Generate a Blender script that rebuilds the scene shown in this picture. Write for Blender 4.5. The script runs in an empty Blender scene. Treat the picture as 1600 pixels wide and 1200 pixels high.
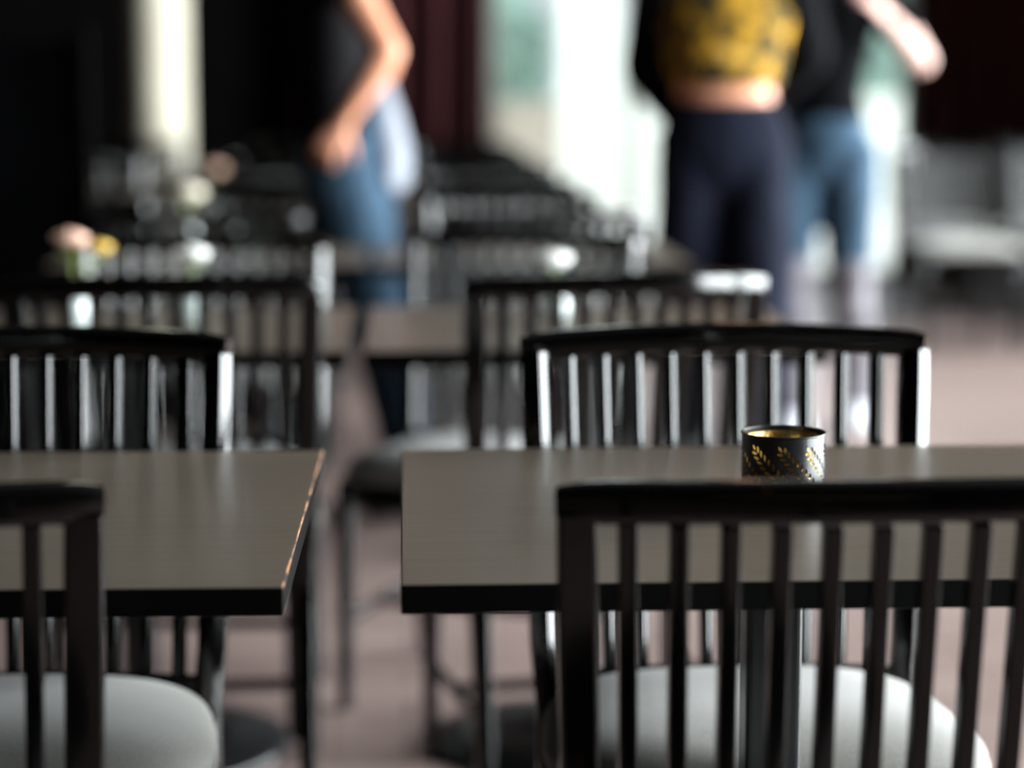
import bpy, bmesh, math, random
from mathutils import Vector, Matrix
random.seed(7)
C = bpy.context.scene.collection
scene = bpy.context.scene
R = math.radians

# ------------------------------------------------------------------ camera
cam_d = bpy.data.cameras.new('camera'); cam = bpy.data.objects.new('camera', cam_d); C.objects.link(cam)
cam.location = (0, 0, 1.165)
cam.rotation_euler = (R(90 - 7.68), 0, R(-2.73))
cam_d.sensor_width = 36; cam_d.lens = 36 * 3524 / 1600
cam_d.clip_start = .05; cam_d.clip_end = 300
cam_d.dof.use_dof = True; cam_d.dof.focus_distance = 2.13
cam_d.dof.aperture_fstop = (cam_d.lens / 1000) / .042
scene.camera = cam

# ------------------------------------------------------------------ colour management, world, daylight
vs = scene.view_settings
scene.display_settings.display_device = 'sRGB'
vs.view_transform = 'Standard'; vs.look = 'None'; vs.gamma = 1; vs.use_curve_mapping = False
vs.exposure = 0.0
scene.cycles.use_denoising = True
scene.cycles.max_bounces = 8; scene.cycles.diffuse_bounces = 3; scene.cycles.glossy_bounces = 4
scene.cycles.transparent_max_bounces = 12; scene.cycles.transmission_bounces = 4
scene.cycles.sample_clamp_indirect = 6; scene.cycles.caustics_reflective = False; scene.cycles.caustics_refractive = False
w = bpy.data.worlds.new('sky'); scene.world = w; w.use_nodes = True
bg = w.node_tree.nodes['Background']; bg.inputs[0].default_value = (.86, .93, 1, 1); bg.inputs[1].default_value = 3.4

def area(name, loc, rot, sx, sy, power, col=(1, 1, 1)):
    l = bpy.data.lights.new(name, 'AREA'); l.shape = 'RECTANGLE'; l.size = sx; l.size_y = sy
    l.energy = power; l.color = col
    o = bpy.data.objects.new(name, l); C.objects.link(o); o.location = loc; o.rotation_euler = rot
    return o
# side windows: y extents on the right-hand wall
SIDE_WINDOWS = [(-.1, 1.3), (1.5, 3.9), (4.1, 6.6), (6.8, 10.2)]
SILL, HEAD = .08, 2.95
SKY_L = 48.0
for a, b in SIDE_WINDOWS:      # bright daylight falling in through each side window
    area('window_daylight', (4.85, (a+b)/2, (SILL+HEAD)/2), (0, R(90), 0), HEAD-SILL, b-a, SKY_L*math.pi*(HEAD-SILL)*(b-a), (.93, .96, 1))

# ------------------------------------------------------------------ materials
def mat(name, col, rough=.5, metal=0., spec=.5, coat=0., **k):
    m = bpy.data.materials.new(name); m.use_nodes = True
    b = m.node_tree.nodes['Principled BSDF']
    b.inputs['Base Color'].default_value = (*col, 1); b.inputs['Roughness'].default_value = rough
    b.inputs['Metallic'].default_value = metal; b.inputs['Specular IOR Level'].default_value = spec
    b.inputs['Coat Weight'].default_value = coat; b.inputs['Coat Roughness'].default_value = .08
    return m
def nodes(m): return m.node_tree.nodes, m.node_tree.links, m.node_tree.nodes['Principled BSDF']
def ramp(N, stops):
    r = N.new('ShaderNodeValToRGB'); e = r.color_ramp.elements
    while len(e) < len(stops): e.new(.5)
    for el, (p, c) in zip(e, stops): el.position = p; el.color = (*c, 1)
    return r
def noise(N, L, scale, detail=4, coords='Object', stretch=None, rough=.5):
    t = N.new('ShaderNodeTexCoord'); n = N.new('ShaderNodeTexNoise'); n.inputs['Scale'].default_value = scale
    n.inputs['Detail'].default_value = detail; n.inputs['Roughness'].default_value = rough
    if stretch:
        mp = N.new('ShaderNodeMapping'); mp.inputs['Scale'].default_value = stretch
        L.new(t.outputs[coords], mp.inputs[0]); L.new(mp.outputs[0], n.inputs[0])
    else: L.new(t.outputs[coords], n.inputs[0])
    return n
def bump(N, L, b, src, strength, dist=.001):
    bp = N.new('ShaderNodeBump'); bp.inputs['Strength'].default_value = strength; bp.inputs['Distance'].default_value = dist
    L.new(src, bp.inputs['Height']); L.new(bp.outputs[0], b.inputs['Normal'])
def noisy(name, stops, scale, rough=.5, detail=4, stretch=None, bstr=0, bdist=.001, **k):
    m = mat(name, stops[0][1], rough, **k); N, L, b = nodes(m)
    n = noise(N, L, scale, detail, stretch=stretch); r = ramp(N, stops)
    L.new(n.outputs[0], r.inputs[0]); L.new(r.outputs[0], b.inputs['Base Color'])
    if bstr: bump(N, L, b, n.outputs[0], bstr, bdist)
    return m

M = {}
# black lacquer with faint brown wear
m = mat('black_lacquer', (.004, .0035, .0035), .10, spec=.52); N, L, b = nodes(m)
n = noise(N, L, 60, 6); r = ramp(N, [(.0, (.0006, .0005, .0005)), (.68, (.0008, .0006, .0006)), (.76, (.03, .010, .004)), (1, (.07, .024, .01))])
L.new(n.outputs[0], r.inputs[0]); L.new(r.outputs[0], b.inputs['Base Color'])
M['lacquer'] = m
# table top: dark brown, satin, with grain and pale specks
m = mat('table_laminate', (.03, .026, .02), .37, spec=.7); N, L, b = nodes(m)
n = noise(N, L, 9, 8, stretch=(1, 14, 1)); r = ramp(N, [(.3, (.105, .082, .062)), (.7, (.135, .106, .080))])
L.new(n.outputs[0], r.inputs[0])
sp = noise(N, L, 420, 1); rs = ramp(N, [(.80, (0, 0, 0)), (.83, (1, 1, 1))]); L.new(sp.outputs[0], rs.inputs[0])
mx = N.new('ShaderNodeMixRGB'); L.new(rs.outputs[0], mx.inputs[0]); L.new(r.outputs[0], mx.inputs[1]); mx.inputs[2].default_value = (.3, .27, .23, 1)
L.new(mx.outputs[0], b.inputs['Base Color']); bump(N, L, b, n.outputs[0], .12, .0004)
M['tabletop'] = m
M['table_edge'] = mat('table_edge_band', (.002, .002, .002), .45, spec=.12)
m = mat('worn_wood_edge', (.4, .17, .06), .5); N, L, b = nodes(m)
n = noise(N, L, 30, 5); r = ramp(N, [(.42, (.02, .012, .008)), (.56, (.42, .2, .09))]); L.new(n.outputs[0], r.inputs[0]); L.new(r.outputs[0], b.inputs['Base Color'])
M['worn'] = m
M['iron'] = noisy('black_cast_iron', [(.3, (.002, .0023, .0026)), (.7, (.004, .0045, .005))], 40, .34)
# woven seat fabric
m = mat('woven_grey_fabric', (.5, .5, .48), .95, spec=.1); N, L, b = nodes(m)
n = noise(N, L, 700, 2); n2 = noise(N, L, 9, 3)
r = ramp(N, [(.3, (.165, .16, .15)), (.7, (.275, .267, .25))]); L.new(n.outputs[0], r.inputs[0])
r2 = ramp(N, [(.3, (.86, .85, .82)), (.7, (1, 1, 1))]); L.new(n2.outputs[0], r2.inputs[0])
mx = N.new('ShaderNodeMixRGB'); mx.blend_type = 'MULTIPLY'; mx.inputs[0].default_value = 1
L.new(r.outputs[0], mx.inputs[1]); L.new(r2.outputs[0], mx.inputs[2]); L.new(mx.outputs[0], b.inputs['Base Color'])
bump(N, L, b, n.outputs[0], .5, .0008); b.inputs['Sheen Weight'].default_value = .25
M['fabric'] = m
# floor planks
m = mat('wood_plank_floor', (.3, .22, .2), .42, spec=.35); N, L, b = nodes(m)
t = N.new('ShaderNodeTexCoord'); br = N.new('ShaderNodeTexBrick'); br.offset = .37
br.inputs['Scale'].default_value = 1; br.inputs['Brick Width'].default_value = 1.8; br.inputs['Row Height'].default_value = .13
br.inputs['Mortar Size'].default_value = .003; br.inputs['Color1'].default_value = (.275, .205, .19, 1); br.inputs['Color2'].default_value = (.195, .14, .13, 1)
br.inputs['Mortar'].default_value = (.05, .035, .03, 1); br.inputs['Bias'].default_value = -.2
L.new(t.outputs['Object'], br.inputs[0])
n = noise(N, L, 3, 6, stretch=(1, 18, 1)); r = ramp(N, [(.3, (.75, .72, .7)), (.7, (1.1, 1.08, 1.05))]); L.new(n.outputs[0], r.inputs[0])
mx = N.new('ShaderNodeMixRGB'); mx.blend_type = 'MULTIPLY'; mx.inputs[0].default_value = 1
L.new(br.outputs[0], mx.inputs[1]); L.new(r.outputs[0], mx.inputs[2]); L.new(mx.outputs[0], b.inputs['Base Color'])
bump(N, L, b, n.outputs[0], .15, .001)
M['floor'] = m
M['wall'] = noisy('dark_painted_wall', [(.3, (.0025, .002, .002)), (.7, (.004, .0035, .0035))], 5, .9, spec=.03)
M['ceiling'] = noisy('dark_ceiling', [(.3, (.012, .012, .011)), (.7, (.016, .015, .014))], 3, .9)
M['curtain'] = noisy('maroon_velvet', [(.3, (.048, .015, .017)), (.7, (.09, .029, .032))], 14, .9, stretch=(1, 1, .1), spec=.1)
M['pillar'] = noisy('cream_plaster', [(.3, (.76, .69, .54)), (.7, (.86, .79, .63))], 6, .6)
M['frame'] = mat('pale_window_frame', (.62, .6, .52), .5)
m = bpy.data.materials.new('window_glass'); m.use_nodes = True; N = m.node_tree.nodes; L = m.node_tree.links; N.clear()
o_ = N.new('ShaderNodeOutputMaterial'); mi = N.new('ShaderNodeMixShader'); tr = N.new('ShaderNodeBsdfTransparent'); gl = N.new('ShaderNodeBsdfGlossy')
gl.inputs['Roughness'].default_value = .02; tr.inputs[0].default_value = (.96, .98, .97, 1); fr = N.new('ShaderNodeFresnel'); fr.inputs[0].default_value = 1.45
L.new(fr.outputs[0], mi.inputs[0]); L.new(tr.outputs[0], mi.inputs[1]); L.new(gl.outputs[0], mi.inputs[2]); L.new(mi.outputs[0], o_.inputs[0])
M['glass'] = m
# candle holder
M['black_metal'] = noisy('black_pierced_metal', [(.3, (.004, .004, .005)), (.7, (.008, .008, .009))], 90, .3, metal=.0, spec=.5, bstr=.05)
m = mat('mottled_gold_glass', (.9, .55, .12), .22, metal=1); N, L, b = nodes(m)
n = noise(N, L, 110, 5, rough=.7); r = ramp(N, [(.36, (.25, .10, .02)), (.45, (.8, .45, .10)), (.55, (1, .80, .36)), (.68, (1, .95, .78))])
L.new(n.outputs[0], r.inputs[0]); L.new(r.outputs[0], b.inputs['Base Color'])
r3 = ramp(N, [(.4, (.5, .5, .5)), (.6, (.15, .15, .15))]); L.new(n.outputs[0], r3.inputs[0]); L.new(r3.outputs[0], b.inputs['Roughness']); bump(N, L, b, n.outputs[0], .5, .002)
tl = N.new('ShaderNodeBsdfTranslucent'); tl.inputs[0].default_value = (1, .78, .36, 1); ms = N.new('ShaderNodeMixShader'); ms.inputs[0].default_value = .5
L.new(b.outputs[0], ms.inputs[1]); L.new(tl.outputs[0], ms.inputs[2]); L.new(ms.outputs[0], N['Material Output'].inputs[0])
M['gold'] = m
# people
M['skin'] = noisy('skin', [(.3, (.55, .23, .13)), (.7, (.66, .31, .20))], 12, .5, spec=.3)
M['pale_skin'] = noisy('pale_skin', [(.3, (.46, .27, .22)), (.7, (.54, .33, .28))], 12, .5, spec=.3)
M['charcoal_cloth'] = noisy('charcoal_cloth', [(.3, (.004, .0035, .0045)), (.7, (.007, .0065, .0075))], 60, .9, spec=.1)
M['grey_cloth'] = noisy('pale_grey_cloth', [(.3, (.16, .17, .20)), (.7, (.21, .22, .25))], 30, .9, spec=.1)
M['denim'] = noisy('blue_denim', [(.3, (.014, .03, .05)), (.7, (.045, .082, .125))], 25, .85, spec=.1)
M['navy_cloth'] = noisy('navy_cloth', [(.3, (.004, .005, .009)), (.7, (.013, .015, .026))], 20, .9, spec=.04, stretch=(1, 1, .3))
M['black_cloth'] = noisy('black_cloth', [(.3, (.002, .002, .0025)), (.7, (.004, .004, .005))], 40, .95, spec=.03)
M['faded_cloth'] = noisy('faded_grey_cloth', [(.35, (.09, .08, .09)), (.65, (.22, .21, .23))], 14, .9, spec=.1)
m = mat('yellow_print', (.5, .3, .03), .8, spec=.1); N, L, b = nodes(m)
n = noise(N, L, 15, 6, rough=.75); r = ramp(N, [(.42, (.012, .018, .012)), (.49, (.08, .05, .01)), (.53, (.42, .22, .015)), (.62, (.50, .28, .03)), (.67, (.62, .55, .32))])
L.new(n.outputs[0], r.inputs[0]); L.new(r.outputs[0], b.inputs['Base Color']); M['yellow_print'] = m
M['hair'] = noisy('brown_hair', [(.3, (.02, .012, .008)), (.7, (.05, .03, .02))], 30, .6, stretch=(8, 8, 1))
M['shoe'] = mat('white_shoe', (.6, .62, .66), .6)
M['dark_shoe'] = mat('dark_shoe', (.012, .012, .014), .5)
M['eye'] = mat('eye_white', (.7, .7, .7), .2)
M['lip'] = mat('lip', (.45, .16, .13), .5)
# flowers and vases
M['petal_peach'] = noisy('peach_petals', [(.3, (.75, .42, .30)), (.7, (.85, .62, .50))], 60, .7)
M['petal_cream'] = noisy('cream_petals', [(.3, (.82, .72, .55)), (.7, (.9, .84, .72))], 60, .7)
M['petal_yellow'] = noisy('yellow_petals', [(.3, (.75, .45, .06)), (.7, (.85, .60, .15))], 60, .7)
M['petal_white'] = noisy('white_petals', [(.3, (.82, .82, .78)), (.7, (.9, .9, .88))], 60, .7)
M['leaf'] = noisy('leaf_green', [(.3, (.16, .26, .04)), (.7, (.30, .42, .08))], 40, .6)
M['vase'] = mat('pale_glazed_vase', (.55, .62, .60), .08, spec=.8)
# outdoors
M['paving'] = noisy('pale_paving', [(.3, (.62, .60, .54)), (.7, (.72, .70, .64))], 2, .9)
M['render'] = noisy('white_render', [(.3, (.86, .87, .80)), (.7, (.90, .91, .85))], 2, .9)
M['beige'] = noisy('beige_render', [(.3, (.36, .31, .25)), (.7, (.42, .36, .30))], 2, .9)
M['lilac'] = noisy('greyish_facade', [(.3, (.34, .33, .34)), (.7, (.40, .39, .40))], 1, .9)
M['hedge'] = noisy('pale_green_hedge', [(.3, (.17, .26, .22)), (.7, (.30, .42, .36))], 1.6, .9)

# ------------------------------------------------------------------ mesh helpers
def tag(o, label=None, cat=None, group=None, kind=None):
    if label: o['label'] = label
    if cat: o['category'] = cat
    if group: o['group'] = group
    if kind: o['kind'] = kind
    return o
def obj(name, bm, m, parent=None, smooth=False):
    me = bpy.data.meshes.new(name)
    bmesh.ops.recalc_face_normals(bm, faces=bm.faces)
    bm.to_mesh(me); bm.free()
    for k in (m if isinstance(m, (list, tuple)) else [m]): me.materials.append(k)
    if smooth: me.polygons.foreach_set('use_smooth', [True]*len(me.polygons))
    o = bpy.data.objects.new(name, me); C.objects.link(o)
    if parent: o.parent = parent
    return o
def crisp(o):
    for q in o.data.polygons: q.use_smooth = True
    m_ = o.modifiers.new('weighted_normals', 'WEIGHTED_NORMAL'); m_.weight = 100; m_.keep_sharp = False
    return o
def empty(name, loc, rz=0):
    o = bpy.data.objects.new(name, None); C.objects.link(o); o.location = loc; o.rotation_euler = (0, 0, rz); o.empty_display_size = .1
    return o
def box(bm, x0, x1, y0, y1, z0, z1):
    v = [bm.verts.new((x, y, z)) for x in (x0, x1) for y in (y0, y1) for z in (z0, z1)]
    for f in ((0,1,3,2),(4,6,7,5),(0,4,5,1),(2,3,7,6),(0,2,6,4),(1,5,7,3)): bm.faces.new([v[i] for i in f])
    return v
def bevel(bm, w, seg=2):
    bmesh.ops.bevel(bm, geom=list(bm.edges), offset=w, segments=seg, profile=.5, affect='EDGES')
def rrect(w_, d_, r_, n=3):
    pts = []
    for cx, cy, a0 in ((w_/2-r_, d_/2-r_, 0), (-w_/2+r_, d_/2-r_, 90), (-w_/2+r_, -d_/2+r_, 180), (w_/2-r_, -d_/2+r_, 270)):
        for i in range(n+1):
            a = R(a0 + 90*i/n); pts.append((cx + r_*math.cos(a), cy + r_*math.sin(a)))
    return pts
def sweep(bm, path, profile, side=(1, 0, 0), caps=True, scales=None, welded=False):
    """carry a closed 2-D profile (u along side, v across) along a path of points"""
    P = [Vector(p) for p in path]; S = Vector(side); rings = []
    for i, p in enumerate(P):
        t = (P[min(i+1, len(P)-1)] - P[max(i-1, 0)]).normalized()
        u = (S - t*S.dot(t)).normalized(); v = t.cross(u)
        s = scales[i] if scales else (1, 1)
        rings.append([bm.verts.new(p + u*a*s[0] + v*b_*s[1]) for a, b_ in profile])
    n = len(profile)
    for A, B in zip(rings, rings[1:]):
        for j in range(n): bm.faces.new((A[j], A[(j+1) % n], B[(j+1) % n], B[j]))
    if caps:
        if welded: bm.faces.new(rings[0][::-1]); bm.faces.new(rings[-1])
        else:      # own vertices, so the ends stay crisp
            bm.faces.new([bm.verts.new(v.co) for v in rings[0][::-1]]); bm.faces.new([bm.verts.new(v.co) for v in rings[-1]])
    return rings
CIRC = lambda n=14: [(math.cos(2*math.pi*i/n), math.sin(2*math.pi*i/n)) for i in range(n)]
def loft(bm, st, side=(1, 0, 0), n=14):
    """closed limb: stations of (point, rx, ry), rounded ends"""
    P = [Vector(s[0]) for s in st]
    t0 = (P[1]-P[0]).normalized(); t1 = (P[-1]-P[-2]).normalized()
    r0 = min(st[0][1:3]); r1 = min(st[-1][1:3])
    path = [P[0]-t0*r0*.9, P[0]-t0*r0*.5] + P + [P[-1]+t1*r1*.5, P[-1]+t1*r1*.9]
    sc = [(st[0][1]*.35, st[0][2]*.35), (st[0][1]*.85, st[0][2]*.85)] + [(s[1], s[2]) for s in st] + [(st[-1][1]*.85, st[-1][2]*.85), (st[-1][1]*.35, st[-1][2]*.35)]
    sweep(bm, path, CIRC(n), side, True, sc, True)
def lathe(bm, prof, n=32, c=(0, 0)):
    rings = []
    for r_, z in prof:
        if r_ < 1e-6: rings.append([bm.verts.new((c[0], c[1], z))])
        else: rings.append([bm.verts.new((c[0]+r_*math.cos(2*math.pi*i/n), c[1]+r_*math.sin(2*math.pi*i/n), z)) for i in range(n)])
    for A, B in zip(rings, rings[1:]):
        for i in range(n):
            a, b2, c2, d = A[i % len(A)], A[(i+1) % len(A)], B[(i+1) % len(B)], B[i % len(B)]
            vs_ = []
            for q in (a, b2, c2, d):
                if q not in vs_: vs_.append(q)
            if len(vs_) > 2: bm.faces.new(vs_)
def copy_tree(o, parent=None):
    c = o.copy(); C.objects.link(c)
    if parent: c.parent = parent
    for ch in o.children: copy_tree(ch, c)
    return c

# ------------------------------------------------------------------ room shell
X0, X1, Y0, Y1, H = -6.0, 4.6, -4.0, 13.0, 3.3
def slab(name, x0, x1, y0, y1, z0, z1, m):
    bm = bmesh.new(); box(bm, x0, x1, y0, y1, z0, z1); return tag(obj(name, bm, m), kind='structure')
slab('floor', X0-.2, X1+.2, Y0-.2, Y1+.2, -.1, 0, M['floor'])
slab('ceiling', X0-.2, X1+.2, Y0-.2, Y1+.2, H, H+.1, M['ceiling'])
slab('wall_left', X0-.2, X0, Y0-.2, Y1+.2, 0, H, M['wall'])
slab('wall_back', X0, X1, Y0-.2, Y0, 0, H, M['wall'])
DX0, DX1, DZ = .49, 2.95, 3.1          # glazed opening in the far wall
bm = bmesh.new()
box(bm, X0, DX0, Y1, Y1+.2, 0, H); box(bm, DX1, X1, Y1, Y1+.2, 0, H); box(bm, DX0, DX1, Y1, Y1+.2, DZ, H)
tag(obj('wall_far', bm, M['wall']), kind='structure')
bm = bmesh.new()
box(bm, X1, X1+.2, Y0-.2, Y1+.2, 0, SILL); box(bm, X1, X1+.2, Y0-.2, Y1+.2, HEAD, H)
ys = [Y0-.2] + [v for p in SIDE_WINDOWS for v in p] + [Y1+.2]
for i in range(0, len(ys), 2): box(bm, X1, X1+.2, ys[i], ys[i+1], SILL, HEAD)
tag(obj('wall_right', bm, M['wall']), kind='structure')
def frame_bm(bm, w_, h_, nx, t=.05, d=.07, rails=()):
    box(bm, 0, t, 0, d, 0, h_); box(bm, w_-t, w_, 0, d, 0, h_); box(bm, t, w_-t, 0, d, 0, t); box(bm, t, w_-t, 0, d, h_-t, h_)
    for i in range(1, nx): x = w_*i/nx; box(bm, x-t/2, x+t/2, 0.005, d-.005, t, h_-t)
    for z in rails: box(bm, t, w_-t, .01, d-.01, z-t/2, z+t/2)
for i, (a, b_) in enumerate(SIDE_WINDOWS):
    bm = bmesh.new(); frame_bm(bm, b_-a, HEAD-SILL, 2)
    f = tag(obj(f'window_{i+2}', bm, M['frame']), kind='structure'); f.location = (X1+.13, a, SILL); f.rotation_euler = (0, 0, R(90))
    bm = bmesh.new(); box(bm, .05, b_-a-.05, .03, .036, .05, HEAD-SILL-.05); obj('pane', bm, M['glass'], f)
bm = bmesh.new(); frame_bm(bm, DX1-DX0, DZ, 3, t=.06)
f = tag(obj('window_1', bm, M['frame']), kind='structure'); f.location = (DX0, Y1+.06, 0)
bm = bmesh.new(); box(bm, .06, DX1-DX0-.06, .03, .036, .06, DZ-.06); obj('pane', bm, M['glass'], f)

def curtain(x0, x1, y, label, amp=.07, pitch=.24):
    bm = bmesh.new(); n = int((x1-x0)/.012); rows = 8; g = []
    for j in range(rows+1):
        z = .03 + (3.15-.03)*j/rows; row = []
        for i in range(n+1):
            x = x0 + (x1-x0)*i/n
            ph = 2*math.pi*x/pitch + .5*math.sin(3.1*x) + .12*math.sin(j*.9)
            a_ = amp*(1-.35*j/rows)*(1+.3*math.sin(5*x))
            row.append(bm.verts.new((x, y + a_*math.sin(ph) + .012*math.sin(2*ph+1), z)))
        g.append(row)
    for j in range(rows):
        for i in range(n): bm.faces.new((g[j][i], g[j][i+1], g[j+1][i+1], g[j+1][i]))
    o = obj('curtain', bm, M['curtain'], smooth=True); s = o.modifiers.new('thick', 'SOLIDIFY'); s.thickness = .004
    tag(o, label, 'curtain', 'floor-length curtains along the far wall')
curtain(-.60, .44, 12.82, 'dark maroon pleated curtain left of the bright doorway, behind the walking person')
curtain(2.97, 4.45, 12.82, 'dark maroon pleated curtain right of the bright doorway, above the far chairs')
# round pillar with base and capital
r_ = empty('pillar', (-1.25, 11.75, 0)); tag(r_, 'round cream pillar standing in the dark left background', 'pillar')
bm = bmesh.new(); lathe(bm, [(0, .0), (.148, 0), (.148, H), (0, H)], 40); obj('shaft', bm, M['pillar'], r_, True).modifiers.new('e', 'EDGE_SPLIT')
bm = bmesh.new(); lathe(bm, [(0, 0), (.21, 0), (.21, .10), (.18, .13), (0, .13)], 40); obj('base', bm, M['pillar'], r_)

# ------------------------------------------------------------------ outdoors
slab('ground', -20, 30, Y1+.2, 60, -.12, -.02, M['paving'])
def yard_wall(name, x0, x1, y0, y1, h, m, label, cat, cap=.04):
    r_ = empty(name, ((x0+x1)/2, (y0+y1)/2, -.02)); tag(r_, label, cat)
    hx = (x1-x0)/2; hy = (y1-y0)/2
    bm = bmesh.new(); box(bm, -hx, hx, -hy, hy, 0, h-cap); obj('wall_body', bm, m, r_)
    bm = bmesh.new(); box(bm, -hx-.03, hx+.03, -hy-.03, hy+.03, h-cap, h); bevel(bm, .008); obj('coping', bm, m, r_)
yard_wall('garden_wall', 1.52, 7.5, 21.6, 21.9, 1.02, M['render'], 'low white garden wall outside, the brightest patch of the doorway', 'wall')
yard_wall('planter', -.8, 1.42, 20.4, 21.0, .98, M['beige'], 'long beige planter outside at the left edge of the doorway', 'planter')
yard_wall('gatepost', 1.72, 2.28, 24.0, 24.5, 3.6, M['render'], 'tall pale gatepost outside behind the white wall', 'gatepost')
def hedge(x0, x1, y, h, label):
    bm = bmesh.new(); box(bm, x0, x1, y, y+1.2, 0, h)
    bmesh.ops.subdivide_edges(bm, edges=list(bm.edges), cuts=26, use_grid_fill=True)
    for v in bm.verts:
        if v.co.z > .05: v.co += Vector((random.uniform(-.09, .09), random.uniform(-.12, .12), random.uniform(-.09, .09)))
    o = obj('hedge', bm, M['hedge']); o.location.z = -.02; tag(o, label, 'hedge', None)
hedge(-.6, 1.65, 26, 1.9, 'clipped pale green hedge outside, left of the tall gatepost')
hedge(2.4, 7, 26.5, 1.65, 'clipped pale green hedge outside, right of the tall gatepost')
r_ = empty('building', (4, 42, -.02)); tag(r_, 'pale grey building across the yard behind the hedges', 'building')
bm = bmesh.new(); box(bm, -12, 12, 0, 6, 0, 9); obj('facade', bm, M['lilac'], r_)
bm = bmesh.new(); box(bm, -12.3, 12.3, -.4, 6.4, 9, 9.3); obj('roof', bm, M['beige'], r_)
for i in range(6):
    bm = bmesh.new(); box(bm, -10.5+i*3.8, -9.2+i*3.8, -.05, .02, 1.2, 3.2); obj('window', bm, M['hedge'], r_)

# ------------------------------------------------------------------ chair (front = +y, back posts at y = 0)
NS = 10; TOP = .868; SEATZ = .44
def bow(x, hw, b_): return b_*(1-(x/hw)**2)
def back_pt(x, z):           # point of the bowed, leaning back at top-width position x (in units of half width .225)
    k = (z-.42)/(TOP-.42); hw = .213 + .012*k
    y = -.050*k - .0*k*k
    return Vector((x*hw, y - bow(x*hw, hw, .030+.010*k), z))
def dshape(w_, back_r, flat, edge, d_, lo=36, hi=46):
    """profile square at the back (-v), with wide softly rounded chamfers at the front (+v)"""
    x1 = w_/2; yf = d_/2; yb = -d_/2; half = [(flat*.5, yf), (flat, yf-.00005)]; y = yf; m_ = 6
    xa, xb = flat, x1-edge
    y -= .0002
    for i in range(m_+1):
        th = R(12 if i == 0 else lo + (hi-lo)*i/m_)
        if i: y -= (xb-xa)/m_*math.tan(th)
        half.append((xa + .00025 + (xb-xa-.00025)*i/m_, y))
    for a in (55, 68, 80, 90):
        px, py = half[-1]; st = edge/3.2; dx = st*math.cos(R(a)); half.append((min(x1, px+max(dx, 1e-5)+edge*.12), py - st*math.sin(R(a))*1.1))
    sc_ = x1/half[-1][0]; half = [(px*sc_, py) for px, py in half]
    right = half[::-1]; pts = right + [(-px, py) for px, py in half]
    for i in range(4): a = R(180+30*i); pts.append((-x1+back_r+back_r*math.cos(a), yb+back_r+back_r*math.sin(a)))
    for i in range(4): a = R(270+30*i); pts.append((x1-back_r+back_r*math.cos(a), yb+back_r+back_r*math.sin(a)))
    return pts
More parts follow.
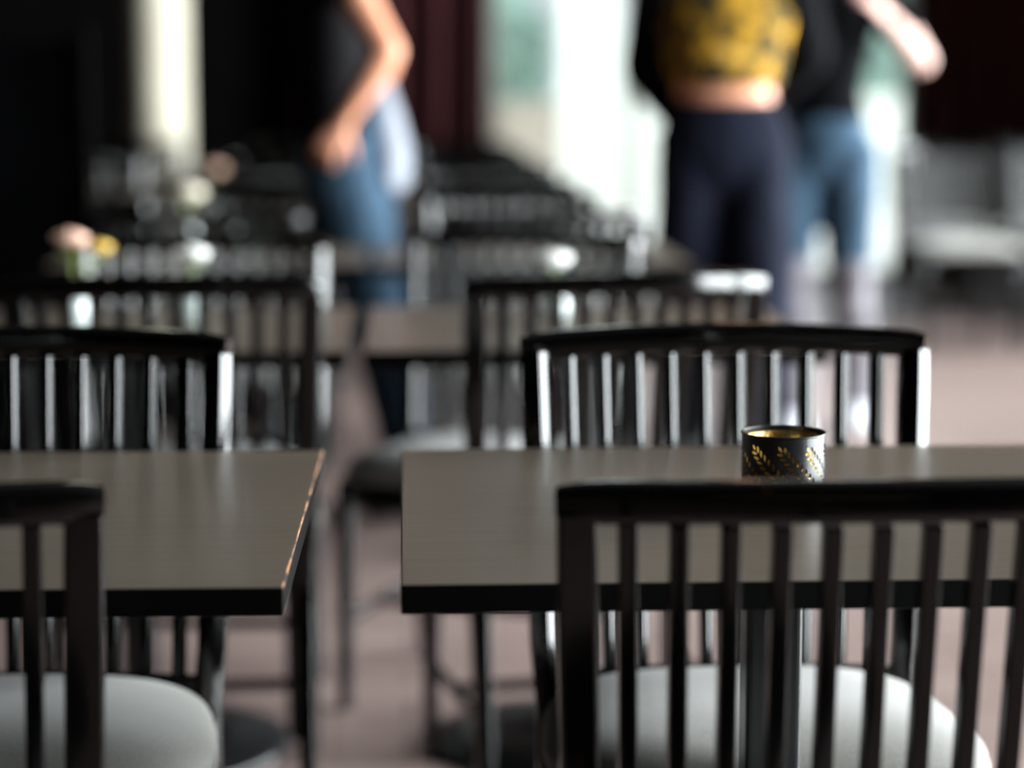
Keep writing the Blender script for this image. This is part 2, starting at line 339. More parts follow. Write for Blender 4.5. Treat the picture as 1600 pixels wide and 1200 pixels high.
def make_chair():
    root = empty('spindle_chair', (0, 0, 0))
    L_ = M['lacquer']
    for s in (-1, 1):
        bm = bmesh.new()
        path = [(s*.212, -.075, 0), (s*.210, -.04, .16), (s*.208, -.006, .34), (s*.208, 0, .42)] + [tuple(back_pt(s, z)) for z in (.50, .58, .66, .74, .80, .845)]
        sc = [(.72, .72), (.85, .85), (1, 1), (1, 1)] + [(1, 1)]*5 + [(.97, .97)]
        sweep(bm, path, dshape(.033, .004, .0045, .0025, .034, 30, 46), (1, 0, 0), True, sc); crisp(obj('back_post', bm, L_, root, True))
    bm = bmesh.new(); n = 24; path = []; sc = []
    for i in range(n+1):
        x = -1.06 + 2.12*i/n; p = back_pt(x, TOP-.016)
        p.z += .006*(1-x*x)
        path.append(tuple(p)); e = abs(x)
        sc.append((.72, .74) if e > 1.055 else ((.95, .95) if e > .97 else (1, 1)))
    sweep(bm, path, rrect(.027, .034, .009, 4), (0, 1, 0), True, sc); crisp(obj('top_rail', bm, L_, root, True))
    bm = bmesh.new(); path = [tuple(back_pt(-1+2*i/16, .445)) for i in range(17)]
    sweep(bm, path, rrect(.02, .045, .006, 3), (0, 1, 0)); crisp(obj('lower_rail', bm, L_, root, True))
    for i in range(NS):
        x = -1 + 2*(i+1)/(NS+1)
        bm = bmesh.new(); path = [tuple(back_pt(x, .45 + (TOP-.03-.45)*j/8)) for j in range(9)]
        sweep(bm, path, dshape(.0158, .002, .0012, .0012, .021, 17, 44), (1, 0, 0)); crisp(obj('slat', bm, L_, root, True))
    for s in (-1, 1):
        bm = bmesh.new(); sweep(bm, [(s*.215, .345, 0), (s*.214, .342, .2), (s*.212, .335, .43)], rrect(.034, .034, .008, 3), (1, 0, 0), True, [(.68, .68), (.85, .85), (1, 1)]); crisp(obj('leg', bm, L_, root, True))
    bm = bmesh.new()
    box(bm, -.20, .20, .322, .345, .385, .435); box(bm, -.20, .20, -.008, .014, .385, .435); box(bm, -.218, -.196, 0, .34, .385, .435); box(bm, .196, .218, 0, .34, .385, .435)
    obj('seat_frame', bm, L_, root)
    for s in (-1, 1):
        bm = bmesh.new(); sweep(bm, [(s*.209, -.04, .17), (s*.213, .34, .17)], rrect(.014, .022, .005, 3), (1, 0, 0)); obj('stretcher', bm, L_, root, True)
    bm = bmesh.new(); sweep(bm, [(-.21, .17, .17), (.21, .17, .17)], rrect(.014, .02, .005, 3), (0, 1, 0)); obj('stretcher', bm, L_, root, True)
    # domed cushion
    bm = bmesh.new(); n = 72; prof = []
    for k in range(15):
        a = math.pi/2*k/14
        prof.append((math.cos(a)**.62 if k < 14 else 0, .440 + .046*math.sin(a)**.8))
    prof = [(.93, .424), (.985, .430), (1.0, .440)] + prof[1:]
    rings = []
    for s_, z in prof:
        ring = []
        for i in range(n):
            a = 2*math.pi*i/n; ca, sa = math.cos(a), math.sin(a); e = 2/4.2
            px = math.copysign(abs(ca)**e, ca); py = math.copysign(abs(sa)**e, sa)
            hw = .232 + .016*py
            ring.append(bm.verts.new((px*hw*s_, .176 + py*.182*s_, z + .006*math.cos(px*s_*1.5)))) if s_ > 0 else None
        rings.append(ring if s_ > 0 else [bm.verts.new((0, .176, z+.006))])
    for A, B in zip(rings, rings[1:]):
        for i in range(n):
            if len(B) == 1: bm.faces.new((A[i], A[(i+1) % n], B[0]))
            else: bm.faces.new((A[i], A[(i+1) % n], B[(i+1) % n], B[i]))
    bm.faces.new(rings[0][::-1])
    cu = obj('seat_cushion', bm, M['fabric'], root, True)
    bm = bmesh.new(); pts = []
    for i in range(n+1):
        a = 2*math.pi*i/n; ca, sa = math.cos(a), math.sin(a); e = 2/4.2
        px = math.copysign(abs(ca)**e, ca); py = math.copysign(abs(sa)**e, sa)
        pts.append((px*(.232+.016*py), .176+py*.182, .434))
    sweep(bm, pts, [(.0035*a, .0035*b_) for a, b_ in CIRC(6)], (0, 0, 1), False); obj('piping', bm, M['fabric'], cu, True)
    return root
chair0 = make_chair(); _used = []
def place_chair(x, y, deg, label, group, flip=False):
    """x, y = middle of the top rail; deg = turn about the vertical; flip = front towards the viewer"""
    a = R(deg + (180 if flip else 0))
    o = copy_tree(chair0) if _used else chair0
    _used.append(1)
    off = Vector((0, -.072, 0)); off.rotate(Matrix.Rotation(a, 3, 'Z'))
    o.location = (x-off.x, y-off.y, 0); o.rotation_euler = (0, 0, a)
    o.scale = (.955, 1, .985) if y < 1.8 else ((1.014, 1, 1) if y < 2.8 else (1, 1, 1))
    return tag(o, label, 'chair', group)

# ------------------------------------------------------------------ table
def make_table(worn=False):
    root = empty('pedestal_table', (0, 0, 0)); hw = .371; hd = .356; t = .0255
    bm = bmesh.new(); box(bm, -hw, hw, -hd, hd, .74-t, .74)
    ev = [e for e in bm.edges]
    bmesh.ops.bevel(bm, geom=ev, offset=.0014, segments=2, profile=.5, affect='EDGES')
    bm.normal_update()
    for f in bm.faces:
        c = f.calc_center_median()
        f.material_index = 0 if f.normal.z > .9 else 1
        if worn and .2 < f.normal.z < .97 and abs(f.normal.y) < .3 and f.normal.x > .2: f.material_index = 2
    top = obj('tabletop', bm, [M['tabletop'], M['table_edge'], M['worn']], root)
    bm = bmesh.new(); box(bm, -.15, .15, -.15, .15, .74-t-.012, .74-t); bevel(bm, .003); obj('mounting_plate', bm, M['iron'], root)
    bm = bmesh.new(); sweep(bm, [(0, -.03, .03), (0, -.03, .705)], rrect(.056, .056, .006, 3)); obj('column', bm, M['iron'], root)
    bm = bmesh.new(); lathe(bm, [(0, 0), (.255, 0), (.26, .006), (.255, .016), (.12, .032), (.045, .045), (0, .045)], 56, (0, -.03)); obj('base', bm, M['iron'], root, True)
    return root
tableA = make_table(); tableB = make_table(True)
ORD = ['first', 'second', 'third', 'fourth', 'fifth', 'sixth', 'seventh']
ROWS = [2.233, 3.90, 5.57, 7.24, 8.91, 10.58]
COLS = {'right-hand': [.366, .305, .30, .28, .28, .28], 'middle': [-.471, -.465, -.46, -.47, -.47, -.47], 'left-hand': [None, None, None, None, -1.30, -1.30]}
# (dx, dy, turn) of the near and the far chair where the photo shows them off the regular spot
ADJ = {('right-hand', 0, 'n'): (.346, 1.70, 0), ('right-hand', 0, 'f'): (.38, 2.675, 1),
       ('middle', 0, 'n'): (-.462, 1.70, 5), ('middle', 0, 'f'): (-.448, 2.675, 0),
       ('right-hand', 1, 'n'): (.330, 3.42, 11), ('right-hand', 1, 'f'): (.235, 4.42, -21),
       ('middle', 1, 'n'): (-.366, 3.41, 2), ('middle', 1, 'f'): (-.385, 4.34, -4)}
first = [True, True]
for cname, xs in COLS.items():
    for i, x in enumerate(xs):
        if x is None: continue
        y = ROWS[i]
        if cname == 'middle' and i == 0: t = tableB
        else:
            t = tableA if first[0] else copy_tree(tableA); first[0] = False
        t.location = (x, y, 0)
        if cname == 'middle' and i == 0: t.rotation_euler.z = R(-.7)
        lab = f'black square pedestal table, {ORD[i]} from the front in the {cname} row'
        if i == 0: lab = 'black square table with pierced candle holder on it, nearest on the right' if cname == 'right-hand' else 'black square table with worn orange corner edge, nearest on the left'
        tag(t, lab, 'table', 'square tables set in rows')
        for k in 'nf':
            ax, ay, ad = ADJ.get((cname, i, k), (x + random.uniform(-.02, .02), y + (-.49 if k == 'n' else .43) + random.uniform(-.02, .02), random.uniform(-6, 6)))
            if (cname, i) == ('left-hand', 2) and k == 'n': continue
            where = 'near side, its back to the viewer,' if k == 'n' else 'far side, facing the viewer,'
            lab = f'black slat-back chair, {where} {ORD[i]} table of {cname} row'
            if i == 0:
                lab = {('right-hand', 'n'): 'black slat-back chair in the right foreground, its rail crossing before the candle holder',
                       ('right-hand', 'f'): 'black slat-back chair with grey seat facing the viewer, behind the candle holder table',
                       ('middle', 'n'): 'black slat-back chair cut off at left edge in the foreground, seen from behind',
                       ('middle', 'f'): 'black slat-back chair with grey seat facing the viewer, behind the left front table'}[(cname, k)]
            place_chair(ax, ay, ad, lab, 'black slat-back chairs at the rows of tables', k == 'f')
# two unseen tables added below the frame to cut light on the foreground chairs
for x, w_ in ((.37, 'right'), (-.46, 'left')):
    t = copy_tree(tableA); t.location = (x, .55, 0); t.rotation_euler.z = 0
    tag(t, f'black square pedestal table just below the picture, at the {w_} foreground chair', 'table', 'square tables set in rows')
# chairs standing by the right-hand curtain
for (x, y, d, lab) in [(2.36, 9.9, 8, 'grey-seated black chair at far right beside the doorway, leftmost of the curtain group'),
                       (2.95, 10.0, -5, 'grey-seated black chair at far right, cut by the picture edge in the curtain group'),
                       (2.62, 11.1, 4, 'black chair at far right behind the gap of the curtain group'),
                       (3.2, 11.2, -8, 'black chair at far right edge, rearmost of the curtain group')]:
    place_chair(x, y, d, lab, 'black chairs by the right-hand curtain', True)

# added low divider, hides the lit floor and chairs to keep the left dark
r_ = empty('room_divider', (-2.45, 6.45, 0)); tag(r_, 'low black room divider in the dark left background behind the flower vases', 'divider')
for i in range(3):
    bm = bmesh.new(); box(bm, -1.55+i*1.04, -.55+i*1.04, -.02, .02, .06, 1.27); bevel(bm, .004); obj('panel', bm, M['black_cloth'], r_)
for i in range(4):
    bm = bmesh.new(); sweep(bm, [(-1.57+i*1.04, 0, 0), (-1.57+i*1.04, 0, 1.30)], rrect(.04, .05, .008, 3)); obj('post', bm, M['wall'], r_)
    bm = bmesh.new(); box(bm, -1.60+i*1.04, -1.54+i*1.04, -.2, .2, 0, .03); bevel(bm, .006); obj('foot', bm, M['wall'], r_)
# ------------------------------------------------------------------ pierced candle holder
def candle_holder(loc):
    root = empty('candle_holder', loc); tag(root, 'small black pierced candle holder with leaf cut-outs and gold inside', 'candle holder')
    rad, ht = .0415, .076; Lc = 2*math.pi*rad; k = .083/900
    Rl = [(557,440),(598,483),(645,525),(693,570),(743,620),(797,675),(848,724),(894,778),(930,836),(958,898),(978,962)]
    Ll = [(508,481),(537,533),(577,582),(620,635),(675,687),(730,738),(778,796),(818,856),(850,920),(872,984)]
    leaves = [((503-503)*k, (422-300)*k, 125, .9)]
    leaves += [((px-503)*k, (py-300)*k, 98-2*i, 1) for i, (px, py) in enumerate(Rl)]
    leaves += [((px-503)*k, (py-300)*k, 172-1.2*i, 1) for i, (px, py) in enumerate(Ll)]
    bm = bmesh.new(); edges = []
    def loop(pts):
        vs_ = [bm.verts.new((x, y, 0)) for x, y in pts]
        for a, b_ in zip(vs_, vs_[1:]+vs_[:1]): edges.append(bm.edges.new((a, b_)))
    nb = 60
    loop([(Lc*i/nb, 0) for i in range(nb)] + [(Lc, ht*j/6) for j in range(6)] + [(Lc-Lc*i/nb, ht) for i in range(nb)] + [(0, ht-ht*j/6) for j in range(6)])
    for f in range(9):
        for lx, ly, ang, s in leaves:
            x = (lx + f*Lc/9 + .0045) % Lc; z = ht - ly*1.0
            if x < .0045 or x > Lc-.0045 or z < .007: continue
            a = R(ang); hl = .0038*s; hwid = .0018*s; pts = []
            for q in range(10):
                t_ = 2*math.pi*q/10; u = hl*math.cos(t_); v = hwid*math.sin(t_)*(1-.35*abs(math.cos(t_)))
                pts.append((x + u*math.cos(a)-v*math.sin(a), z + u*math.sin(a)+v*math.cos(a)))
            loop(pts)
    bmesh.ops.triangle_fill(bm, use_beauty=True, use_dissolve=False, edges=edges)
    for i in range(1, 96):
        x = Lc*i/96; bmesh.ops.bisect_plane(bm, geom=list(bm.verts)+list(bm.edges)+list(bm.faces), plane_co=(x, 0, 0), plane_no=(1, 0, 0), dist=1e-7)
    for v in bm.verts:
        a = v.co.x/rad + R(90); z = v.co.y; v.co = Vector((rad*math.cos(a), rad*math.sin(a), z))
    bmesh.ops.remove_doubles(bm, verts=bm.verts, dist=1e-6)
    o = obj('sleeve', bm, M['black_metal'], root)
    s = o.modifiers.new('thick', 'SOLIDIFY'); s.thickness = .0007; s.offset = -1
    for z, rr_ in ((ht, .0011), (.0012, .0012)):
        bm = bmesh.new(); n = 72
        ring = [(rad*math.cos(2*math.pi*i/n), rad*math.sin(2*math.pi*i/n), z) for i in range(n+1)]
        sweep(bm, ring, [(rr_*a, rr_*b_) for a, b_ in CIRC(8)], (0, 0, 1), False); obj('rim', bm, M['black_metal'], root, True)
    bm = bmesh.new(); lathe(bm, [(0, .0002), (rad-.001, .0002), (rad-.001, .0012), (0, .0012)], 48); obj('bottom_plate', bm, M['black_metal'], root)
    bm = bmesh.new(); ro, ri = rad-.0028, rad-.0044
    lathe(bm, [(0, .0016), (ro-.004, .0016), (ro-.001, .003), (ro, .008), (ro, ht-.0045), (ro-.0008, ht-.0038), (ri, ht-.0045), (ri, .009), (ri-.003, .0055), (0, .005)], 64)
    obj('liner', bm, M['gold'], root, True)
candle_holder((.377, 2.21, .7403))

# ------------------------------------------------------------------ vases with roses
def rose_bm(bm, c, r_):
    c = Vector(c)
    for layer, (n, rr_, tilt) in enumerate(((3, .35, .15), (5, .65, .35), (7, .95, .6))):
        for i in range(n):
            a = 2*math.pi*i/n + layer*.6
            g = []
            for u in range(5):
                row = []
                for v in range(5):
                    th = a + (v-2)*(2.6/n)*.5; h = -.5 + 1.15*u/4
                    rad_ = r_*rr_*(.35+.65*math.sin(min(1, u/3.2)*math.pi/2)) + r_*tilt*.35*(u/4)**2
                    row.append(bm.verts.new(c + Vector((rad_*math.cos(th), rad_*math.sin(th), r_*(h - .25*((v-2)/2)**2*(u/4) - .15*layer*(u/4))))))
                g.append(row)
            for u in range(4):
                for v in range(4): bm.faces.new((g[u][v], g[u][v+1], g[u+1][v+1], g[u+1][v]))
def vase(loc, label, blooms, h=.085):
    root = empty('flower_vase', loc); tag(root, label, 'vase', 'small vases with cut flowers on the tables')
    bm = bmesh.new(); lathe(bm, [(0, 0), (.018, 0), (.024, .012), (.026, .03), (.018, .055), (.0115, .07), (.0125, h), (.0100, h), (.0095, .07), (.015, .055), (0, .05)], 28); obj('vase_body', bm, M['vase'], root, True)
    for (dx, dy, z, r_, mk) in blooms:
        bm = bmesh.new(); sweep(bm, [(0, 0, .055), (dx*.4, dy*.4, h+.01), (dx, dy, z-r_*.5)], [(.0018*a, .0018*b_) for a, b_ in CIRC(6)]); st = obj('stem', bm, M['leaf'], root, True)
        bm = bmesh.new()
        for sgn in (-1, 1):
            b0 = Vector((dx*.6, dy*.6, (h+z)/2)); tip = b0 + Vector((sgn*.028, .004, .012)); md = (b0+tip)/2
            vs_ = [bm.verts.new(q) for q in (b0, md+Vector((0, -.009, .003)), tip, md+Vector((0, .009, .003)))]; bm.faces.new(vs_)
        lf = obj('leaf', bm, M['leaf'], st); s = lf.modifiers.new('thick', 'SOLIDIFY'); s.thickness = .0006
        bm = bmesh.new(); rose_bm(bm, (dx, dy, z), r_); fl = obj('rose', bm, M[mk], root, True); s = fl.modifiers.new('thick', 'SOLIDIFY'); s.thickness = .0008
vase((-.562, 3.87, .7403), 'small vase with a peach and a yellow rose on the second middle table', [(-.005, 0, .155, .026, 'petal_peach'), (.042, .01, .14, .019, 'petal_yellow')])
vase((-.37, 3.93, .7403), 'small vase with one white rose on the second middle table', [(.004, 0, .125, .024, 'petal_white')])
vase((-.525, 5.56, .7403), 'small vase with one cream rose on the third middle table', [(.0, 0, .150, .034, 'petal_cream')])
vase((-.41, 5.62, .7403), 'small vase with one low white rose on the third middle table', [(.0, 0, .085, .022, 'petal_white')], .062)
vase((-.60, 7.22, .7403), 'small vase with one peach rose on the fourth middle table', [(.0, 0, .145, .03, 'petal_peach')])
vase((.262, 3.95, .7403), 'small vase with one white rose on the second right-hand table', [(.0, 0, .112, .026, 'petal_white')])

# ------------------------------------------------------------------ people (local: facing +y, feet on z = 0)
def V(*a): return Vector(a)
def remesh(o, vox, smooth=6):
    m_ = o.modifiers.new('skin', 'REMESH'); m_.mode = 'VOXEL'; m_.voxel_size = vox; m_.use_smooth_shade = True
    s = o.modifiers.new('smooth', 'SMOOTH'); s.factor = .5; s.iterations = smooth
def hand(bm, wrist, d, palm_n, s=1.0, curl=.5):
    """palm and five fingers from the wrist along d; palm_n points out of the palm; s<0 mirrors the thumb"""
    d = d.normalized(); palm_n = (palm_n - d*palm_n.dot(d)).normalized(); side = d.cross(palm_n) * (1 if s > 0 else -1)
    loft(bm, [(wrist, .026, .019), (wrist+d*.03, .032, .017), (wrist+d*.085, .040, .014)], side, 12)
    for i, (off, ln) in enumerate(((-.030, .060), (-.010, .072), (.010, .078), (.030, .070))):
        b0 = wrist + d*.088 + side*off; pts = [b0]; dd = d.copy()
        for seg in (.42, .32, .26):
            q = Matrix.Rotation(curl*(.55+.25*seg), 3, side); dd = q @ dd if (q @ d).dot(palm_n) > 0 else Matrix.Rotation(-curl*(.55+.25*seg), 3, side) @ dd
            pts.append(pts[-1] + dd*ln*seg)
        loft(bm, [(p, r_, r_) for p, r_ in zip(pts, (.0095, .0088, .008, .0068))], side, 8)
    tb = wrist + d*.028 + side*.026; td = (d*.6 + side*.75 + palm_n*.35).normalized()
    loft(bm, [(tb, .012, .012), (tb+td*.034, .0105, .0105), (tb+td*.034+(td+d*.6).normalized()*.03, .008, .008)], palm_n, 8)
def head(bm, c, tilt=0):
    c = Vector(c)
    loft(bm, [(c+V(0, -.005, -.055), .050, .058), (c+V(0, -.004, -.02), .068, .085), (c+V(0, -.006, .025), .075, .096), (c+V(0, -.010, .065), .070, .090), (c+V(0, -.012, .092), .048, .062)], (1, 0, 0), 18)
    loft(bm, [(c+V(0, .050, -.085), .018, .012), (c+V(0, .045, -.06), .036, .030), (c+V(0, .035, -.02), .05, .045)], (1, 0, 0), 12)         # jaw and chin
    loft(bm, [(c+V(0, .086, .018), .007, .006), (c+V(0, .100, -.008), .009, .009), (c+V(0, .104, -.020), .013, .010)], (1, 0, 0), 8)       # nose
    loft(bm, [(c+V(-.034, .078, .026), .010, .007), (c+V(.034, .078, .026), .010, .007)], (0, 0, 1), 8)                                      # brow
    for s in (-1, 1):
        loft(bm, [(c+V(s*.077, -.008, -.022), .008, .012), (c+V(s*.081, -.012, .0), .009, .018), (c+V(s*.082, -.014, .018), .007, .014)], (1, 0, 0), 8)  # ear
def person(name, loc, rz, label, spec):
    root = empty(name, loc, R(rz)); tag(root, label, 'person')
    J = spec['J']; sk = M[spec.get('skin', 'skin')]; w_ = spec.get('w', 1)
    hipz = J['hip'].z; hy = J['hip']; ch = J['chest']; nk = J['neck']; hd = J['head']
    wa = hy.lerp(ch, .42)
    torso = [(hy+V(0, 0, -.07), .145*w_, .10), (hy, .168*w_, .115), (wa, .128*w_, .095), (wa.lerp(ch, .5), .148*w_, .105), (ch, .170*w_, .115), (ch.lerp(nk, .5), .165*w_, .095), (nk+V(0, 0, -.035), .09*w_, .07)]
    def shirt_st(g, lo, hi=None):
        st = []
        for p, a, b_ in torso:
            if p.z >= lo - .001: st.append((p, a+g, b_+g))
        t_ = (lo - hy.z)/max(1e-3, (wa.z-hy.z)); p = hy.lerp(wa, t_) if t_ < 1 else wa.lerp(ch, (lo-wa.z)/(ch.z-wa.z))
        r0 = .168 + (.128-.168)*min(1, max(0, t_)) if t_ > 0 else .168
        return [(V(p.x, p.y, lo), r0*w_+g+.006, .108+g)] + [q for q in st if q[0].z > lo+.03]
    # body: torso, neck, head, arms, hands, legs as one surface
    bm = bmesh.new(); loft(bm, torso, (1, 0, 0), 20)
    loft(bm, [(nk+V(0, 0, -.05), .062, .062), (nk, .055, .056), (hd+V(0, -.01, -.07), .052, .056)], (1, 0, 0), 14); head(bm, hd)
    for s, sd in ((-1, 'L'), (1, 'R')):
        sh, el, wr = J['sh'+sd], J['el'+sd], J['wr'+sd]
        loft(bm, [(nk.lerp(sh, .35)+V(0, 0, -.03), .05, .06), (sh, .056, .056), (sh.lerp(el, .3), .050, .052), (sh.lerp(el, .7), .043, .043), (el, .039, .040)], (1, 0, 0), 14)
        loft(bm, [(el, .040, .040), (el.lerp(wr, .25), .043, .041), (el.lerp(wr, .6), .034, .033), (wr, .026, .022)], (1, 0, 0), 14)
        hdir = J.get('hd'+sd, (wr-el)); hand(bm, wr, hdir, J.get('pn'+sd, V(-s, 0, 0)), s if not spec.get('flip') else -s, spec.get('curl', .5))
        hp, kn, an = hy + V(s*.09, 0, -.05), J['kn'+sd], J['an'+sd]
        loft(bm, [(hp, .085, .09), (hp.lerp(kn, .3), .080, .085), (hp.lerp(kn, .7), .062, .066), (kn, .055, .058), (kn.lerp(an, .3), .052, .058), (kn.lerp(an, .7), .038, .042), (an, .034, .038)], (1, 0, 0), 14)
        toe = J.get('toe'+sd, an + V(0, .16, -.05)); loft(bm, [(an+V(0, -.03, -.02), .034, .03), (an.lerp(toe, .5), .040, .028), (toe, .036, .018)], (1, 0, 0), 12)
    b_ = obj('body', bm, sk, root, True); remesh(b_, .0065, 5)
    # trousers
    g = spec.get('trouser_gap', .014); wide = spec.get('flare', 1.0); rise = spec.get('rise', .06)
    bm = bmesh.new(); top = hy + V(0, 0, rise)
    loft(bm, [(hy+V(0, 0, -.08), .150*w_+g, .105+g), (hy, .170*w_+g, .117+g), (top, (.150 if rise < .08 else .135)*w_+g, .104+g)], (1, 0, 0), 22)
    end = spec.get('trouser_end', .97)
    for s, sd in ((-1, 'L'), (1, 'R')):
        hp, kn, an = hy + V(s*.09, 0, -.05), J['kn'+sd], J['an'+sd]
        loft(bm, [(hp, .088+g, .095+g), (hp.lerp(kn, .3), .084+g, .088+g), (hp.lerp(kn, .7), (.068+g)*wide, (.072+g)*wide)] +
             ([(kn, (.062+g)*wide, (.064+g)*wide), (kn.lerp(an, .4), (.056+g)*wide, (.06+g)*wide), (kn.lerp(an, end), (.050+g)*wide, (.054+g)*wide)] if end > 0 else [(hp.lerp(kn, .8), (.068+g)*wide, (.072+g)*wide)]), (1, 0, 0), 16)
    obj_t = obj(spec.get('trouser_name', 'trousers'), bm, M[spec['trousers']], root, True); remesh(obj_t, .010, 4)
    if end <= 0:
        bm = bmesh.new()
        for s, sd in ((-1, 'L'), (1, 'R')):
            hp, kn, an = hy + V(s*.09, 0, -.05), J['kn'+sd], J['an'+sd]
            loft(bm, [(hp.lerp(kn, .4), .086, .09), (hp.lerp(kn, .7), .076, .08), (kn, .072, .075), (kn.lerp(an, .4), .070, .072), (kn.lerp(an, .96), .055, .06)], (1, 0, 0), 16)
        remesh(obj('leggings', bm, M[spec['leggings']], root, True), .010, 4)
    # top
    bm = bmesh.new(); sg = .014; lo = spec['hem']; st = shirt_st(sg, lo)
    sweep(bm, [s_[0] for s_ in st], CIRC(24), (1, 0, 0), True, [(s_[1], s_[2]) for s_ in st], True)
    sl = spec.get('sleeve', .5)
    def sleeves(bm, gg, sl):
        for s, sd in ((-1, 'L'), (1, 'R')):
            sh, el, wr = J['sh'+sd], J['el'+sd], J['wr'+sd]
            pts = [(nk.lerp(sh, .4)+V(0, 0, -.03), .05+gg, .062+gg), (sh, .060+gg, .060+gg), (sh.lerp(el, min(1, sl)), .052+gg, .052+gg)]
            loft(bm, pts, (1, 0, 0), 14)
            if sl > 1: loft(bm, [(el, .048+gg, .048+gg), (el.lerp(wr, .5), .042+gg, .042+gg), (el.lerp(wr, sl-1), .034+gg, .034+gg)], (1, 0, 0), 14)
    sleeves(bm, .008, sl); remesh(obj('shirt', bm, M[spec['shirt']], root, True), .009, 4)
    if 'tail' in spec:     # pale grey cloth piece hanging over the back of the hips
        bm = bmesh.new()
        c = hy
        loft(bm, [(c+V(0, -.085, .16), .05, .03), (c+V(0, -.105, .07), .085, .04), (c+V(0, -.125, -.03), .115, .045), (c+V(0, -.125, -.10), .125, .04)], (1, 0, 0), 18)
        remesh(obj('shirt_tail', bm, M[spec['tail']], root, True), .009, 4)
    if 'jacket' in spec:   # open at the front
        bm = bmesh.new(); rings = []; jl = spec['jacket_hem']; stj = shirt_st(.034, jl)
        op = spec.get('open', 50)
        for p, a, b2 in stj:
            ring = []
            for i in range(29):
                an_ = R(90+op + (360-2*op)*i/28); ring.append(bm.verts.new(p + V(a*math.cos(an_), b2*math.sin(an_), 0)))
            rings.append(ring)
        for A, B in zip(rings, rings[1:]):
            for i in range(28): bm.faces.new((A[i], A[i+1], B[i+1], B[i]))
        o = obj('jacket', bm, M[spec['jacket']], root, True); s_ = o.modifiers.new('thick', 'SOLIDIFY'); s_.thickness = .008
        bm = bmesh.new(); sleeves(bm, .028, spec.get('jacket_sleeve', 1.9)); remesh(obj('jacket_sleeves', bm, M[spec['jacket']], o, True), .009, 3)
    # shoes, hair, eyes, mouth
    for sd in 'LR':
        an = J['an'+sd]; toe = J.get('toe'+sd, an + V(0, .16, -.05)); d = (toe-an); d.z = 0; d.normalize()
        bm = bmesh.new(); loft(bm, [(an-d*.045+V(0, 0, -.025), .042, .042), (an+d*.03+V(0, 0, -.03), .045, .042), (toe-d*.05+V(0, 0, .012), .049, .034), (toe+d*.02, .040, .026)], (1, 0, 0), 14)
        so = obj('shoe', bm, M[spec['shoes']], root, True); remesh(so, .007, 3)
    bm = bmesh.new(); loft(bm, [(hd+V(0, -.055, -.07), .045, .03), (hd+V(0, -.042, -.02), .078, .072), (hd+V(0, -.022, .045), .086, .096), (hd+V(0, -.006, .078), .080, .100), (hd+V(0, -.010, .098), .066, .082), (hd+V(0, -.012, .112), .046, .058)], (1, 0, 0), 18)
    if spec.get('long_hair'): loft(bm, [(hd+V(0, -.07, .02), .08, .05), (hd+V(0, -.09, -.10), .095, .045), (hd+V(0, -.10, -.22), .09, .035)], (1, 0, 0), 16)
    remesh(obj('hair', bm, M['hair'], root, True), .008, 3)
    for s in (-1, 1):
        bm = bmesh.new(); bmesh.ops.create_uvsphere(bm, u_segments=16, v_segments=10, radius=.0115, matrix=Matrix.Translation(hd+V(s*.031, .0715, .006))); ey = obj('eye', bm, M['eye'], root, True)
        bm = bmesh.new(); bmesh.ops.create_uvsphere(bm, u_segments=12, v_segments=8, radius=.0062, matrix=Matrix.Translation(hd+V(s*.031, .0775, .006))); obj('iris', bm, M['hair'], ey, True)
        bm = bmesh.new(); loft(bm, [(hd+V(s*.020, .083, .026), .0025, .003), (hd+V(s*.033, .084, .030), .0035, .0035), (hd+V(s*.048, .074, .026), .002, .003)], (0, 0, 1), 6); obj('eyebrow', bm, M['hair'], root, True)
    bm = bmesh.new(); loft(bm, [(hd+V(-.022, .080, -.045), .004, .004), (hd+V(0, .088, -.046), .007, .006), (hd+V(.022, .080, -.045), .004, .004)], (0, 0, 1), 8); obj('mouth', bm, M['lip'], root, True)
    return root

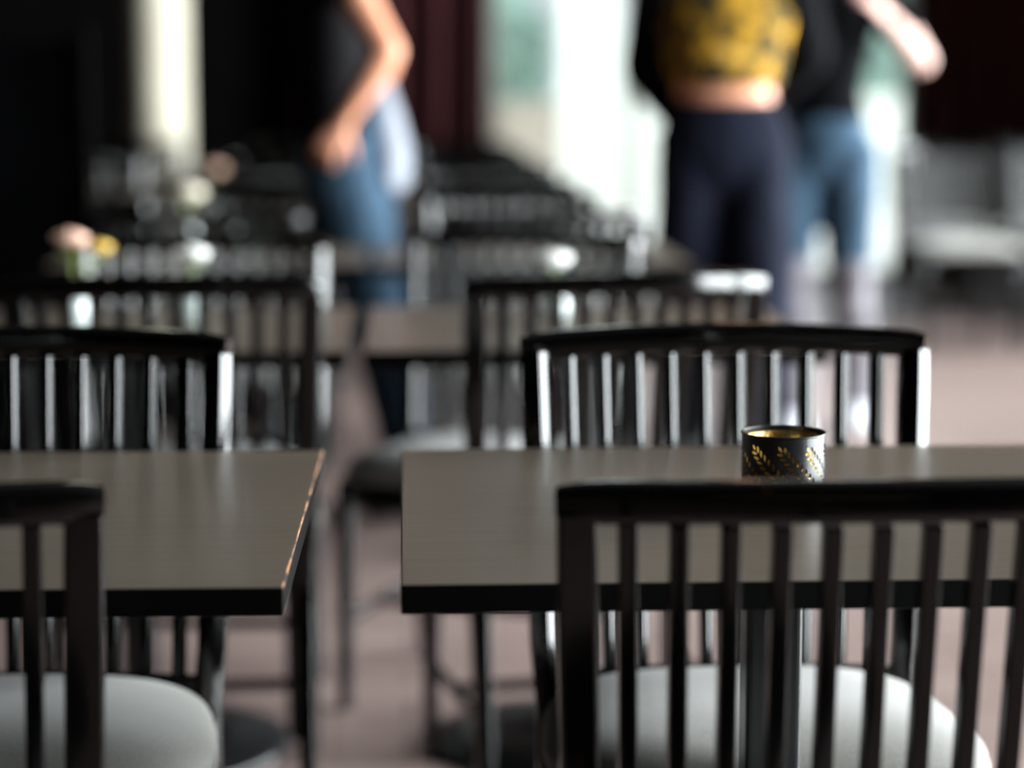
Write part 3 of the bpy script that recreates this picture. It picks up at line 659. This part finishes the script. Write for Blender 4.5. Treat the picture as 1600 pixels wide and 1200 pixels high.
# walker on the left: faces image-left, left side to the viewer, elbow drawn back, hand at the hip in front
person('person', (-.15, 6.0, 0), 82, 'person in dark top and blue jeans walking left, bare bent arm towards the viewer', dict(
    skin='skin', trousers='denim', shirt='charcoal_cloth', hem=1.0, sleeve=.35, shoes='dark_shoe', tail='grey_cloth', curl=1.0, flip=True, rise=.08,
    J=dict(hip=V(0, 0, 1.0), chest=V(0, .04, 1.36), neck=V(0, .05, 1.54), head=V(0, .09, 1.70),
           shL=V(-.19, .0, 1.48), elL=V(-.27, -.15, 1.235), wrL=V(-.25, -.035, 1.06), hdL=V(.0, .5, -.8), pnL=V(1, 0, 0),
           shR=V(.19, .05, 1.48), elR=V(.25, -.06, 1.2), wrR=V(.2, .06, 1.0), pnR=V(-1, 0, 0),
           knL=V(-.09, -.10, .52), anL=V(-.09, -.25, .085), knR=V(.09, -.06, .53), anR=V(.09, -.16, .085))))
# yellow shirt, walking towards the viewer
person('person', (.92, 6.5, 0), 177, 'person in yellow patterned top and wide navy trousers facing the viewer', dict(
    skin='skin', trousers='navy_cloth', shirt='yellow_print', hem=1.15, sleeve=.3, shoes='dark_shoe', w=1.06, flare=1.25, trouser_gap=.018, rise=.055, long_hair=True,
    jacket='black_cloth', jacket_hem=1.22, open=100, jacket_sleeve=1.95,
    J=dict(hip=V(0, 0, .99), chest=V(0, .01, 1.33), neck=V(0, .0, 1.50), head=V(0, .03, 1.66),
           shL=V(-.185, 0, 1.44), elL=V(-.24, -.09, 1.24), wrL=V(-.12, -.2, 1.10), pnL=V(1, 0, 0),
           shR=V(.185, 0, 1.44), elR=V(.215, -.10, 1.20), wrR=V(.11, -.20, 1.06), pnR=V(-1, 0, 0),
           knL=V(-.095, .10, .53), anL=V(-.10, .06, .085), knR=V(.10, .02, .52), anR=V(.105, -.14, .10))))
# black jacket and denim, behind to the right
person('person', (1.36, 7.35, 0), 170, 'person in black top and denim over faded grey legs, behind the yellow top', dict(
    skin='pale_skin', trousers='denim', leggings='faded_cloth', trouser_end=0, trouser_name='denim_shorts', shirt='black_cloth', hem=1.04, sleeve=.5, shoes='shoe', long_hair=True, rise=.10, w=.9,
    J=dict(hip=V(0, 0, .97), chest=V(0, .01, 1.32), neck=V(0, .0, 1.50), head=V(0, .03, 1.66),
           shL=V(-.18, 0, 1.44), elL=V(-.315, .03, 1.225), wrL=V(-.20, .16, 1.36), pnL=V(1, 0, 0),
           shR=V(.18, 0, 1.44), elR=V(.22, -.02, 1.17), wrR=V(.21, .08, .95), pnR=V(-1, 0, 0),
           knL=V(-.10, .04, .52), anL=V(-.14, -.10, .09), knR=V(.09, .09, .53), anR=V(.07, .10, .085))))
